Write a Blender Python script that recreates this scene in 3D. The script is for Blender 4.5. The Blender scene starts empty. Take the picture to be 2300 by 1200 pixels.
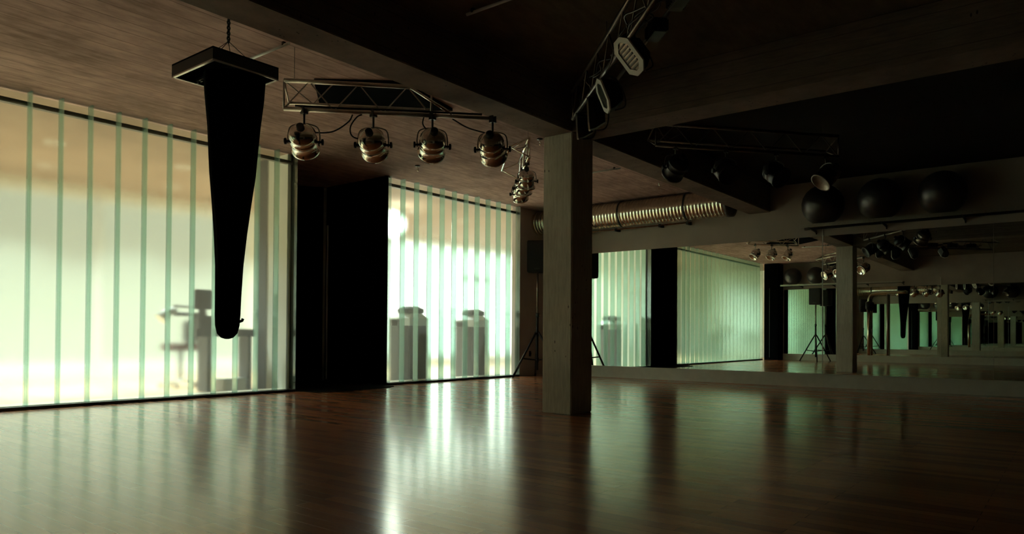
import bpy, bmesh, math, random
from mathutils import Vector, Matrix
random.seed(7)
sc = bpy.context.scene
COL = sc.collection

# ---------------------------------------------------------------- camera
# X runs along the glass wall away from the viewer, Y towards the glass wall, Z up (metres)
F, PIT, ROL, YAW, PX, PY, EYE = 1613.0, 0.01325, 0.00649, 0.66122, 1170.2, 730.6, 0.75
cy, sy, cp, sp = math.cos(YAW), math.sin(YAW), math.cos(PIT), math.sin(PIT)
fw = Vector((cy*cp, sy*cp, sp)); rt = Vector((sy, -cy, 0)); up = rt.cross(fw)
r2 = rt*math.cos(ROL) + up*math.sin(ROL); u2 = -rt*math.sin(ROL) + up*math.cos(ROL)
cd = bpy.data.cameras.new('camera'); cam = bpy.data.objects.new('camera', cd); COL.objects.link(cam)
cam.matrix_world = Matrix(((r2.x, u2.x, -fw.x, 0), (r2.y, u2.y, -fw.y, 0), (r2.z, u2.z, -fw.z, EYE), (0, 0, 0, 1)))
cd.sensor_width = 36; cd.sensor_fit = 'HORIZONTAL'; cd.lens = F*36/2300
cd.shift_x = (1150-PX)/2300; cd.shift_y = (PY-600)/2300
cd.clip_start = 0.02; cd.clip_end = 200
sc.camera = cam

# ---------------------------------------------------------------- light and exposure
w = bpy.data.worlds.new('world'); sc.world = w; w.use_nodes = True
w.node_tree.nodes['Background'].inputs[0].default_value = (0.6, 0.8, 0.75, 1)
w.node_tree.nodes['Background'].inputs[1].default_value = 0.0
sc.view_settings.view_transform = 'Standard'; sc.view_settings.look = 'None'
sc.view_settings.gamma = 1; sc.view_settings.exposure = 1.0; sc.view_settings.use_curve_mapping = False
sc.cycles.max_bounces = 16; sc.cycles.diffuse_bounces = 4; sc.cycles.glossy_bounces = 6
sc.cycles.transmission_bounces = 12; sc.cycles.transparent_max_bounces = 16
sc.cycles.sample_clamp_indirect = 6.0
# fill lamps added to brighten lobby and room (their rims are built below)
FILL = [(x, 9.9) for x in (0.2, 1.8, 3.4, 5.0, 8.0, 9.4, 10.8)] + [(x, 11.4) for x in (0.2, 2.0, 3.8, 5.6, 7.4, 9.2, 11.0)]
for dx, dy in FILL:
    l = bpy.data.lights.new('downlight', 'AREA'); l.shape = 'DISK'; l.size = 0.16; l.energy = 30; l.color = (0.88, 0.98, 0.97); l.spread = math.radians(110)
    o = bpy.data.objects.new('downlight', l); o.location = (dx, dy, 3.058); COL.objects.link(o)
# ---------------------------------------------------------------- measures
YG, XM, ZC, ZB = 8.0, 11.125, 3.063, 2.671
ZMB, ZMT = 0.198, 2.238
XC, YC, WX, WY = 5.622, 3.776, 0.368, 0.335
XA, XB, XE = 5.497, 7.085, 10.156
XO = -1.10            # opposite wall
YR = -4.6             # right wall
YREC = 9.43           # back of the curtained recess
YL = 12.6             # far wall of the lobby

# ---------------------------------------------------------------- materials
def mat(name):
    m = bpy.data.materials.new(name); m.use_nodes = True
    return m, m.node_tree.nodes, m.node_tree.links, m.node_tree.nodes['Principled BSDF']
def pmat(name, col, rough=0.5, metal=0.0, noise=0.0, scale=20, spec=0.5, bump=0.0, emit=None, es=0):
    m, n, l, b = mat(name)
    b.inputs['Base Color'].default_value = (*col, 1); b.inputs['Roughness'].default_value = rough
    b.inputs['Metallic'].default_value = metal; b.inputs['Specular IOR Level'].default_value = spec
    if noise or bump:
        tc = n.new('ShaderNodeTexCoord'); t = n.new('ShaderNodeTexNoise'); t.inputs['Scale'].default_value = scale
        t.inputs['Detail'].default_value = 6; l.new(tc.outputs['Object'], t.inputs['Vector'])
        if noise:
            r = n.new('ShaderNodeValToRGB')
            r.color_ramp.elements[0].position = 0.3; r.color_ramp.elements[1].position = 0.7
            r.color_ramp.elements[0].color = (*[c*(1-noise) for c in col], 1)
            r.color_ramp.elements[1].color = (*[min(1, c*(1+noise)) for c in col], 1)
            l.new(t.outputs['Fac'], r.inputs['Fac']); l.new(r.outputs['Color'], b.inputs['Base Color'])
        if bump:
            bp = n.new('ShaderNodeBump'); bp.inputs['Strength'].default_value = bump; bp.inputs['Distance'].default_value = 0.01
            l.new(t.outputs['Fac'], bp.inputs['Height']); l.new(bp.outputs['Normal'], b.inputs['Normal'])
    if emit:
        b.inputs['Emission Color'].default_value = (*emit, 1); b.inputs['Emission Strength'].default_value = es
    return m

def concrete(name, ca, cb, stretch, pits=True, board=0.16, board_axis=None, bstr=0.5):
    """board-marked concrete: long grain, faint board joints, pits"""
    m, n, l, b = mat(name)
    tc = n.new('ShaderNodeTexCoord')
    mp = n.new('ShaderNodeMapping'); mp.inputs['Scale'].default_value = stretch; l.new(tc.outputs['Object'], mp.inputs['Vector'])
    g = n.new('ShaderNodeTexNoise'); g.inputs['Scale'].default_value = 5; g.inputs['Detail'].default_value = 8; g.inputs['Roughness'].default_value = 0.65
    l.new(mp.outputs['Vector'], g.inputs['Vector'])
    big = n.new('ShaderNodeTexNoise'); big.inputs['Scale'].default_value = 1.3; big.inputs['Detail'].default_value = 4
    l.new(tc.outputs['Object'], big.inputs['Vector'])
    mix = n.new('ShaderNodeMath'); mix.operation = 'ADD'; mul = n.new('ShaderNodeMath'); mul.operation = 'MULTIPLY'; mul.inputs[1].default_value = 0.5
    l.new(g.outputs['Fac'], mul.inputs[0]); m2 = n.new('ShaderNodeMath'); m2.operation = 'MULTIPLY'; m2.inputs[1].default_value = 0.5
    l.new(big.outputs['Fac'], m2.inputs[0]); l.new(mul.outputs[0], mix.inputs[0]); l.new(m2.outputs[0], mix.inputs[1])
    r = n.new('ShaderNodeValToRGB'); e = r.color_ramp.elements
    e[0].position = 0.36; e[0].color = (*ca, 1); e[1].position = 0.64; e[1].color = (*cb, 1)
    l.new(mix.outputs[0], r.inputs['Fac']); last = r.outputs['Color']
    h = g.outputs['Fac']
    if board_axis is not None:
        sx = n.new('ShaderNodeSeparateXYZ'); l.new(tc.outputs['Object'], sx.inputs[0])
        d = n.new('ShaderNodeMath'); d.operation = 'DIVIDE'; d.inputs[1].default_value = board; l.new(sx.outputs[board_axis], d.inputs[0])
        wob = n.new('ShaderNodeMath'); wob.operation = 'MULTIPLY_ADD'; wob.inputs[1].default_value = 0.10; l.new(g.outputs['Fac'], wob.inputs[0]); l.new(d.outputs[0], wob.inputs[2])
        fr = n.new('ShaderNodeMath'); fr.operation = 'FRACT'; l.new(wob.outputs[0], fr.inputs[0])
        lt = n.new('ShaderNodeMath'); lt.operation = 'LESS_THAN'; lt.inputs[1].default_value = 0.05; l.new(fr.outputs[0], lt.inputs[0])
        mm = n.new('ShaderNodeMix'); mm.data_type = 'RGBA'; l.new(lt.outputs[0], mm.inputs['Factor']); l.new(last, mm.inputs['A'])
        mm.inputs['B'].default_value = (*[c*0.9 for c in ca], 1); last = mm.outputs['Result']
    if pits:
        v = n.new('ShaderNodeTexVoronoi'); v.inputs['Scale'].default_value = 9; mv = n.new('ShaderNodeMapping'); mv.inputs['Scale'].default_value = (2.2, 2.2, 1)
        l.new(tc.outputs['Object'], mv.inputs['Vector']); l.new(mv.outputs['Vector'], v.inputs['Vector'])
        ln = n.new('ShaderNodeMath'); ln.operation = 'LESS_THAN'; ln.inputs[1].default_value = 0.13; l.new(v.outputs['Distance'], ln.inputs[0])
        gate = n.new('ShaderNodeMath'); gate.operation = 'GREATER_THAN'; gate.inputs[1].default_value = 0.55; l.new(big.outputs['Fac'], gate.inputs[0])
        an = n.new('ShaderNodeMath'); an.operation = 'MULTIPLY'; l.new(ln.outputs[0], an.inputs[0]); l.new(gate.outputs[0], an.inputs[1])
        mm = n.new('ShaderNodeMix'); mm.data_type = 'RGBA'; l.new(an.outputs[0], mm.inputs['Factor']); l.new(last, mm.inputs['A'])
        mm.inputs['B'].default_value = (*[c*0.4 for c in ca], 1); last = mm.outputs['Result']
    l.new(last, b.inputs['Base Color']); b.inputs['Roughness'].default_value = 0.85; b.inputs['Specular IOR Level'].default_value = 0.25
    bp = n.new('ShaderNodeBump'); bp.inputs['Strength'].default_value = bstr; bp.inputs['Distance'].default_value = 0.008
    l.new(h, bp.inputs['Height']); l.new(bp.outputs['Normal'], b.inputs['Normal'])
    return m

def wood_floor(name, cols, rough, plank_w, plank_l, spec=0.6, coat=0.0):
    """narrow parquet boards running along Y"""
    m, n, l, b = mat(name)
    tc = n.new('ShaderNodeTexCoord')
    mp = n.new('ShaderNodeMapping'); mp.inputs['Rotation'].default_value = (0, 0, math.radians(90)); l.new(tc.outputs['Object'], mp.inputs['Vector'])
    br = n.new('ShaderNodeTexBrick'); br.offset = 0.37; br.inputs['Scale'].default_value = 1
    br.inputs['Brick Width'].default_value = plank_l; br.inputs['Row Height'].default_value = plank_w
    br.inputs['Mortar Size'].default_value = 0.0012; br.inputs['Mortar Smooth'].default_value = 0.2
    br.inputs['Color1'].default_value = (0, 0, 0, 1); br.inputs['Color2'].default_value = (1, 1, 1, 1); br.inputs['Mortar'].default_value = (0.2, 0.2, 0.2, 1)
    l.new(mp.outputs['Vector'], br.inputs['Vector'])
    g = n.new('ShaderNodeTexNoise'); g.inputs['Scale'].default_value = 3; g.inputs['Detail'].default_value = 8
    mg = n.new('ShaderNodeMapping'); mg.inputs['Scale'].default_value = (14, 1, 1); l.new(tc.outputs['Object'], mg.inputs['Vector']); l.new(mg.outputs['Vector'], g.inputs['Vector'])
    a = n.new('ShaderNodeMath'); a.operation = 'MULTIPLY'; a.inputs[1].default_value = 0.55; l.new(br.outputs['Color'], a.inputs[0])
    a2 = n.new('ShaderNodeMath'); a2.operation = 'MULTIPLY_ADD'; a2.inputs[1].default_value = 0.45; l.new(g.outputs['Fac'], a2.inputs[0]); l.new(a.outputs[0], a2.inputs[2])
    r = n.new('ShaderNodeValToRGB'); e = r.color_ramp.elements
    e[0].position = 0.1; e[0].color = (*cols[0], 1); e[1].position = 0.9; e[1].color = (*cols[2], 1)
    k = r.color_ramp.elements.new(0.45); k.color = (*cols[1], 1)
    l.new(a2.outputs[0], r.inputs['Fac'])
    dk = n.new('ShaderNodeMix'); dk.data_type = 'RGBA'; l.new(br.outputs['Fac'], dk.inputs['Factor']); l.new(r.outputs['Color'], dk.inputs['A'])
    dk.inputs['B'].default_value = (*[c*0.25 for c in cols[0]], 1); l.new(dk.outputs['Result'], b.inputs['Base Color'])
    rr = n.new('ShaderNodeMapRange'); rr.inputs['To Min'].default_value = rough*0.8; rr.inputs['To Max'].default_value = rough*1.25
    l.new(g.outputs['Fac'], rr.inputs['Value']); l.new(rr.outputs['Result'], b.inputs['Roughness'])
    b.inputs['Specular IOR Level'].default_value = spec; b.inputs['IOR'].default_value = 1.5
    if coat: rr.inputs['To Min'].default_value = 0.42; rr.inputs['To Max'].default_value = 0.55; b.inputs['Specular Tint'].default_value = (1, 0.5, 0.25, 1)
    b.inputs['Coat Weight'].default_value = coat; b.inputs['Coat IOR'].default_value = 3.3; b.inputs['Coat Roughness'].default_value = rough*0.8
    # every board lies a hair out of level: long reflections break up along the boards
    bp = n.new('ShaderNodeBump'); bp.inputs['Strength'].default_value = 0.25; bp.inputs['Distance'].default_value = 0.0015
    l.new(a2.outputs[0], bp.inputs['Height']); l.new(bp.outputs['Normal'], b.inputs['Normal']); 
    if coat:
        b2 = n.new('ShaderNodeBump'); b2.inputs['Strength'].default_value = 0.06; b2.inputs['Distance'].default_value = 0.001
        l.new(a2.outputs[0], b2.inputs['Height']); l.new(b2.outputs['Normal'], b.inputs['Coat Normal'])
    return m

M = {}
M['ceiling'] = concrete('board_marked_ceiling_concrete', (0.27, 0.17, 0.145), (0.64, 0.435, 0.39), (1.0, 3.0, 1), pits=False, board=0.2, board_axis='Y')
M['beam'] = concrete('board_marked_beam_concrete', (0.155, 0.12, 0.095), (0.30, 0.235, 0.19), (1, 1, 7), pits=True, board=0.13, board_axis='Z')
M['shaded_concrete'] = concrete('dark_stained_concrete', (0.10, 0.075, 0.05), (0.2, 0.15, 0.10), (1, 3, 1), pits=False)  # darker copy of the ceiling concrete, shade put into its colour
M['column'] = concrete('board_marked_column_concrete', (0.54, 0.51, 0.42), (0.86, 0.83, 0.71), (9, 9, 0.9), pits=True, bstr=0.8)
M['dark_ceiling'] = concrete('black_painted_concrete', (0.012, 0.009, 0.007), (0.022, 0.017, 0.013), (1, 6, 1), pits=False)  # near-black copy, the far bay's deep shade put into the colour
M['plaster'] = pmat('warm_plaster', (0.52, 0.46, 0.39), 0.85, noise=0.06, scale=3, bump=0.05)
M['plaster_dark'] = pmat('taupe_plaster', (0.46, 0.38, 0.33), 0.85, noise=0.08, scale=3, bump=0.05)
M['white_board'] = pmat('pale_painted_board', (0.76, 0.78, 0.70), 0.45, noise=0.05, scale=8)
M['floor'] = wood_floor('dance_floor_parquet', [(0.20, 0.05, 0.016), (0.48, 0.14, 0.042), (0.80, 0.30, 0.09)], 0.21, 0.075, 0.9, spec=1.0, coat=1.0)
M['lobby_floor'] = wood_floor('lobby_floor_parquet', [(0.46, 0.28, 0.14), (0.60, 0.40, 0.22), (0.70, 0.50, 0.30)], 0.4, 0.12, 1.2)
M['lobby_ceiling'] = concrete('lobby_ceiling_concrete', (0.25, 0.18, 0.125), (0.38, 0.285, 0.21), (1.2, 6, 1), pits=False)
M['lobby_wall'] = pmat('lobby_wall_paint', (0.72, 0.76, 0.68), 0.7, noise=0.03, scale=2)
M['velvet'] = pmat('black_stage_cloth', (0.0018, 0.0022, 0.0025), 0.95, spec=0.02, noise=0.3, scale=60)
M['rubber'] = pmat('black_rubber', (0.006, 0.006, 0.006), 0.8, spec=0.15, bump=0.2, scale=150)
M['black_paint'] = pmat('black_paint', (0.010, 0.010, 0.011), 0.45, noise=0.2, scale=30)
M['black_plastic'] = pmat('black_plastic', (0.007, 0.007, 0.008), 0.55, noise=0.2, scale=80)
M['gloss_black'] = pmat('glossy_ball_vinyl', (0.03, 0.028, 0.03), 0.36, spec=0.9, noise=0.15, scale=10)
M['chrome'] = pmat('polished_aluminium', (0.82, 0.78, 0.72), 0.14, 1.0, noise=0.05, scale=20)
M['alu'] = pmat('brushed_aluminium', (0.52, 0.47, 0.42), 0.35, 1.0, noise=0.1, scale=40)
M['alu_dark'] = pmat('dull_dark_aluminium', (0.22, 0.19, 0.165), 0.4, 0.9, noise=0.15, scale=40)
M['duct'] = pmat('galvanised_duct', (0.80, 0.75, 0.62), 0.22, 1.0, noise=0.12, scale=12)
M['steel'] = pmat('dark_steel', (0.08, 0.075, 0.07), 0.4, 0.8, noise=0.2, scale=40)
M['cable'] = pmat('black_cable', (0.01, 0.008, 0.007), 0.5, noise=0.1, scale=60)
M['lamp_white'] = pmat('white_enamel', (0.92, 0.92, 0.84), 0.4, noise=0.04, scale=30)
M['lamp_inner'] = pmat('lamp_reflector', (0.36, 0.30, 0.24), 0.3, 0.5, noise=0.1, scale=30)
M['lamp_glass'] = pmat('lamp_front_glass', (0.10, 0.12, 0.10), 0.12, spec=0.9, noise=0.1, scale=20)
M['frame_brown'] = pmat('glazing_profile_bronze', (0.40, 0.31, 0.2), 0.5, 0.2, noise=0.05, scale=20)
M['frame_dark'] = pmat('glazing_gasket', (0.06, 0.045, 0.03), 0.6, noise=0.1, scale=30)
M['frame_pale'] = pmat('glazing_sill_profile', (0.7, 0.66, 0.5), 0.4, noise=0.05, scale=20)  # pale tone stands for light on the lobby floor edge
M['grey_metal'] = pmat('grey_powder_coat', (0.055, 0.06, 0.06), 0.5, noise=0.08, scale=20)
M['charcoal'] = pmat('charcoal_plastic', (0.012, 0.014, 0.016), 0.5, noise=0.1, scale=20)
M['oxblood'] = pmat('oxblood_upholstery', (0.10, 0.03, 0.028), 0.8, noise=0.2, scale=30)
M['white_gloss'] = pmat('white_gloss_plastic', (0.8, 0.85, 0.83), 0.3, noise=0.02, scale=10)
M['slate'] = pmat('slate_grey_fabric', (0.010, 0.013, 0.012), 0.8, noise=0.2, scale=40)

def glass_pane():
    m, n, l, b = mat('frosted_channel_glass'); n.remove(b); out = n['Material Output']
    r = n.new('ShaderNodeBsdfRefraction'); r.inputs['Color'].default_value = (0.925, 0.985, 0.94, 1)
    r.inputs['Roughness'].default_value = 0.17; r.inputs['IOR'].default_value = 1.42
    tc = n.new('ShaderNodeTexCoord'); t = n.new('ShaderNodeTexNoise'); t.inputs['Scale'].default_value = 1.6
    mp = n.new('ShaderNodeMapping'); mp.inputs['Scale'].default_value = (6, 1, 0.35); l.new(tc.outputs['Object'], mp.inputs['Vector']); l.new(mp.outputs['Vector'], t.inputs['Vector'])
    mr = n.new('ShaderNodeMapRange'); mr.inputs['To Min'].default_value = 0.13; mr.inputs['To Max'].default_value = 0.22
    l.new(t.outputs['Fac'], mr.inputs['Value']); l.new(mr.outputs['Result'], r.inputs['Roughness'])
    tl = n.new('ShaderNodeBsdfTranslucent'); tl.inputs['Color'].default_value = (0.93, 0.98, 0.90, 1)
    g = n.new('ShaderNodeBsdfGlossy'); g.inputs['Roughness'].default_value = 0.3; g.inputs['Color'].default_value = (0.9, 1, 0.95, 1)
    m1 = n.new('ShaderNodeMixShader'); m1.inputs[0].default_value = 0.06; l.new(r.outputs[0], m1.inputs[1]); l.new(tl.outputs[0], m1.inputs[2])
    m2 = n.new('ShaderNodeMixShader'); m2.inputs[0].default_value = 0.03; l.new(m1.outputs[0], m2.inputs[1]); l.new(g.outputs[0], m2.inputs[2])
    l.new(m2.outputs[0], out.inputs['Surface']); return m
def glass_flange():
    m, n, l, b = mat('green_glass_flange'); n.remove(b); out = n['Material Output']
    r = n.new('ShaderNodeBsdfTransparent'); r.inputs['Color'].default_value = (0.885, 0.985, 0.95, 1)
    tl = n.new('ShaderNodeBsdfTranslucent'); tl.inputs['Color'].default_value = (0.55, 0.92, 0.74, 1)
    df = n.new('ShaderNodeBsdfDiffuse'); df.inputs['Color'].default_value = (0.75, 0.98, 0.88, 1)
    tc = n.new('ShaderNodeTexCoord'); t = n.new('ShaderNodeTexNoise'); t.inputs['Scale'].default_value = 3; l.new(tc.outputs['Object'], t.inputs['Vector'])
    rp = n.new('ShaderNodeValToRGB'); rp.color_ramp.elements[0].color = (0.86, 1.0, 0.95, 1); rp.color_ramp.elements[1].color = (0.90, 1.0, 0.97, 1)
    l.new(t.outputs['Fac'], rp.inputs['Fac']); l.new(rp.outputs['Color'], tl.inputs['Color'])
    g = n.new('ShaderNodeBsdfGlossy'); g.inputs['Roughness'].default_value = 0.12; g.inputs['Color'].default_value = (0.92, 1.0, 0.97, 1)
    m0 = n.new('ShaderNodeMixShader'); m0.inputs[0].default_value = 0.15; l.new(tl.outputs[0], m0.inputs[1]); l.new(df.outputs[0], m0.inputs[2])
    m1 = n.new('ShaderNodeMixShader'); m1.inputs[0].default_value = 0.18; l.new(r.outputs[0], m1.inputs[1]); l.new(m0.outputs[0], m1.inputs[2])
    m2 = n.new('ShaderNodeMixShader'); m2.inputs[0].default_value = 0.12; l.new(m1.outputs[0], m2.inputs[1]); l.new(g.outputs[0], m2.inputs[2])
    l.new(m2.outputs[0], out.inputs['Surface']); return m
def mirror_mat():
    m, n, l, b = mat('silvered_mirror')
    b.inputs['Metallic'].default_value = 1; b.inputs['Roughness'].default_value = 0.006
    tc = n.new('ShaderNodeTexCoord'); t = n.new('ShaderNodeTexNoise'); t.inputs['Scale'].default_value = 0.8; l.new(tc.outputs['Object'], t.inputs['Vector'])
    rp = n.new('ShaderNodeValToRGB'); rp.color_ramp.elements[0].color = (0.84, 0.91, 0.86, 1); rp.color_ramp.elements[1].color = (0.87, 0.93, 0.88, 1)
    l.new(t.outputs['Fac'], rp.inputs['Fac']); l.new(rp.outputs['Color'], b.inputs['Base Color']); return m
def glow_mat(name, col, s):
    m, n, l, b = mat(name); b.inputs['Base Color'].default_value = (0.33, 0.37, 0.30, 1); b.inputs['Roughness'].default_value = 0.5
    b.inputs['Emission Color'].default_value = (*col, 1); b.inputs['Emission Strength'].default_value = s; return m
M['pane'] = glass_pane(); M['flange'] = glass_flange(); M['mirror'] = mirror_mat()
M['day'] = glow_mat('frosted_daylight', (0.88, 1.0, 0.90), 0.17)  # added glow for the pale back wall, lights lobby and room
M['day_bright'] = glow_mat('bright_daylight', (0.95, 1.0, 0.92), 2.1)
M['lamp_lit'] = glow_mat('lit_lamp_diffuser', (1.0, 0.99, 0.9), 9.0)

# ---------------------------------------------------------------- mesh helpers
class MB:
    def __init__(s): s.bm = bmesh.new(); s.mats = []
    def _m(s, m):
        if m is None: return 0
        if m not in s.mats: s.mats.append(m)
        return s.mats.index(m)
    def box(s, x0, x1, y0, y1, z0, z1, m=None, T=None, bev=0):
        vs = [s.bm.verts.new(((x0, x1)[i & 1], (y0, y1)[(i >> 1) & 1], (z0, z1)[(i >> 2) & 1])) for i in range(8)]
        fs = [s.bm.faces.new([vs[k] for k in q]) for q in ((0, 2, 3, 1), (4, 5, 7, 6), (0, 1, 5, 4), (2, 6, 7, 3), (0, 4, 6, 2), (1, 3, 7, 5))]
        k = s._m(m)
        for f in fs: f.material_index = k
        if bev:
            es = list({e for f in fs for e in f.edges})
            r = bmesh.ops.bevel(s.bm, geom=es, offset=bev, segments=2, affect='EDGES')
            vs = list({v for f in r['faces'] for v in f.verts} | {v for v in vs if v.is_valid})
            for f in r['faces']: f.material_index = k
        if T is not None:
            for v in vs: v.co = T @ v.co
        return s
    def prism(s, pts, z0, z1, m=None):
        lo = [s.bm.verts.new((x, y, z0)) for x, y in pts]; hi = [s.bm.verts.new((x, y, z1)) for x, y in pts]
        n = len(pts); fs = [s.bm.faces.new(lo[::-1]), s.bm.faces.new(hi)]
        for i in range(n): fs.append(s.bm.faces.new([lo[i], lo[(i+1) % n], hi[(i+1) % n], hi[i]]))
        k = s._m(m)
        for f in fs: f.material_index = k
        return s
    def ring_surface(s, rings, m=None, cap=True, smooth=True, closed=True):
        k = s._m(m); R = [[s.bm.verts.new(p) for p in r] for r in rings]
        n = len(R[0])
        for a, b in zip(R, R[1:]):
            for i in range(n if closed else n-1):
                f = s.bm.faces.new([a[i], a[(i+1) % n], b[(i+1) % n], b[i]]); f.material_index = k; f.smooth = smooth
        if cap:
            for r in (R[0][::-1], R[-1]):
                f = s.bm.faces.new(r); f.material_index = k
        return s
    def tube(s, pts, r, m=None, n=8, cap=True):
        pts = [Vector(p) for p in pts]; rad = r if isinstance(r, (list, tuple)) else [r]*len(pts); rings = []
        t0 = (pts[1]-pts[0]).normalized(); ref = Vector((0, 0, 1)) if abs(t0.z) < 0.9 else Vector((1, 0, 0))
        u = t0.cross(ref).normalized()
        for i, p in enumerate(pts):
            t = ((pts[i+1]-p) if i+1 < len(pts) else (p-pts[i-1])).normalized()
            if 0 < i < len(pts)-1: t = ((p-pts[i-1]).normalized() + t).normalized()
            u = (u - t*u.dot(t)).normalized(); v = t.cross(u)
            rings.append([p + (u*math.cos(a) + v*math.sin(a))*rad[i] for a in [2*math.pi*k/n for k in range(n)]])
        return s.ring_surface(rings, m, cap)
    def lathe(s, prof, m=None, T=None, n=24, cap=True):
        """prof: (distance along local z, radius)"""
        T = T or Matrix(); rings = [[T @ Vector((r*math.cos(a), r*math.sin(a), z)) for a in [2*math.pi*k/n for k in range(n)]] for z, r in prof]
        return s.ring_surface(rings, m, cap)
    def build(s, name, m=None, parent=None, kind=None):
        bmesh.ops.recalc_face_normals(s.bm, faces=s.bm.faces)
        me = bpy.data.meshes.new(name); s.bm.to_mesh(me); s.bm.free()
        for x in ([m] if m else s.mats): me.materials.append(x)
        o = bpy.data.objects.new(name, me); COL.objects.link(o)
        if parent: o.parent = parent
        if kind: o['kind'] = kind
        return o
def thing(name, label, cat, loc=(0, 0, 0), group=None):
    o = bpy.data.objects.new(name, None); o.empty_display_size = 0.1; COL.objects.link(o); o.location = loc
    return tag(o, label, cat, group)
def tag(o, label, cat, group=None):
    o['label'] = label; o['category'] = cat
    if group: o['group'] = group
    return o
def struct(o, label=None):
    o['kind'] = 'structure'
    return o
def catmull(pts, k=8):
    P = [Vector(p) for p in pts]; P = [2*P[0]-P[1]] + P + [2*P[-1]-P[-2]]; out = []
    for i in range(1, len(P)-2):
        for j in range(k):
            t = j/k; a, b, c, d = P[i-1:i+3]
            out.append(0.5*((2*b) + (c-a)*t + (2*a-5*b+4*c-d)*t*t + (3*b-a-3*c+d)*t**3))
    out.append(P[-2]); return out
def copy_tree(o, parent=None):
    c = o.copy(); COL.objects.link(c); c.parent = parent
    for ch in list(o.children): copy_tree(ch, c)
    return c

# ================================================================ the setting
RP0 = [(XA-0.05, YG+0.06), (XA-0.05, 8.75), (6.72, 9.78), (XB+0.02, 9.50), (XB+0.02, YG+0.06)]
floor = MB().box(XO-0.1, XM+0.1, YR-0.1, YG+0.06, -0.1, 0).prism(RP0, -0.1, 0).build('floor', M['floor']); struct(floor)
lf = MB().box(XO-2, XA-0.06, YG+0.06, YL+0.1, -0.1, -0.001).prism([(XA-0.06, 8.76), (6.72, 9.79), (XB+0.06, 9.51), (XB+0.06, YL+0.1), (XA-0.06, YL+0.1)], -0.1, -0.001).box(XB+0.06, 16.2, YG+0.06, YL+0.1, -0.1, -0.001).build('floor', M['lobby_floor']); struct(lf)
# ceiling: raw concrete by the glass, shade painted into the bays beyond the beam
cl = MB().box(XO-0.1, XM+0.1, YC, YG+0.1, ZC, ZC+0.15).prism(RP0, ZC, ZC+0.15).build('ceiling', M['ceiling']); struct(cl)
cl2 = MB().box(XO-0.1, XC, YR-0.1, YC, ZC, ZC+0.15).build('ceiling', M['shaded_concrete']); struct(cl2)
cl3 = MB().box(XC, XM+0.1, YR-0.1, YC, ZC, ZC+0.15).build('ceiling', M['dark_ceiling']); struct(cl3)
lc = MB().box(XO-2, XA-0.06, YG+0.1, YL+0.1, ZC, ZC+0.15).prism([(XA-0.06, 8.76), (6.72, 9.79), (XB+0.06, 9.51), (XB+0.06, YL+0.1), (XA-0.06, YL+0.1)], ZC, ZC+0.15).box(XB+0.06, 16.2, YG+0.1, YL+0.1, ZC, ZC+0.15).build('ceiling', M['lobby_ceiling']); struct(lc)
wall = MB().box(XM, XM+0.15, YR-0.1, YG+0.1, 0, ZC).build('wall_front', M['plaster']); struct(wall)
wp = MB().box(XE, XM, YG, YG+0.12, 0, ZC).build('wall_left', M['plaster_dark']); struct(wp)
wb = MB().box(XO-0.15, XO, YR-0.1, YG+0.1, 0, ZC).build('wall_back', M['plaster_dark']); struct(wb)
wr = MB().box(XO-0.1, XM+0.1, YR-0.15, YR, 0, ZC).build('wall_right', M['dark_ceiling']); struct(wr)
RP = [(XA-0.05, YG+0.06), (XA-0.05, 8.75), (6.72, 9.78), (XB+0.02, 9.50), (XB+0.02, YG+0.06)]   # plan of the curtained recess, outside line
wrec = MB().box(XA-0.06, XA-0.01, YG+0.06, 8.50, 0, ZC).prism([(XA-0.05, 8.75), (XA-0.01, 8.73), (6.72, 9.73), (6.72, 9.78)], 0, ZC).prism([(6.72, 9.73), (XB+0.01, 9.46), (XB+0.02, 9.51), (6.72, 9.78)], 0, ZC).box(XB+0.01, XB+0.06, YG+0.06, 9.51, 0, ZC).build('wall_recess', M['lobby_wall']); struct(wrec)
wpost = MB().box(XA-0.07, XA-0.01, 8.50, 8.76, 0, ZC).build('trim_1', M['grey_metal']); struct(wpost)
# lobby shell
wl = MB().box(XO-2, XO-1.9, YG+0.1, YL, 0, ZC).box(16.1, 16.2, YG+0.1, YL, 0, ZC).box(XM+0.15, 16.2, YG, YG+0.1, 0, ZC).box(XO-2, XO-0.15, YG, YG+0.1, 0, ZC).build('wall_lobby', M['lobby_wall']); struct(wl)
wlb = MB()
wlb.box(XO-2, 16.2, YL, YL+0.1, 2.93, ZC).box(XO-2, 16.2, YL, YL+0.1, 0, 0.18).box(7.6, 11.2, YL, YL+0.1, 0.18, 2.93)
wlb = wlb.build('wall_lobby_back', M['lobby_wall']); struct(wlb)
def lobby_window(name, x0, x1, n, m):
    t = bpy.data.objects.new(name, None); COL.objects.link(t); t['kind'] = 'structure'
    MB().box(x0, x1, YL+0.05, YL+0.07, 0.18, 2.93).build('pane', m, t)
    f = MB()
    for i in range(n+1):
        x = x0+(x1-x0)*i/n; f.box(x-0.03, x+0.03, YL, YL+0.06, 0.18, 2.93)
    f.box(x0, x1, YL, YL+0.06, 2.88, 2.93).box(x0, x1, YL, YL+0.06, 0.18, 0.24)
    f.build('window_frame', M['white_gloss'], t)
lobby_window('window_3', XO-1.8, 7.6, 4, M['day'])  # pale back wall made to glow, framed like a window
lobby_window('window_4', 11.2, 15.9, 3, M['day_bright'])

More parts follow.
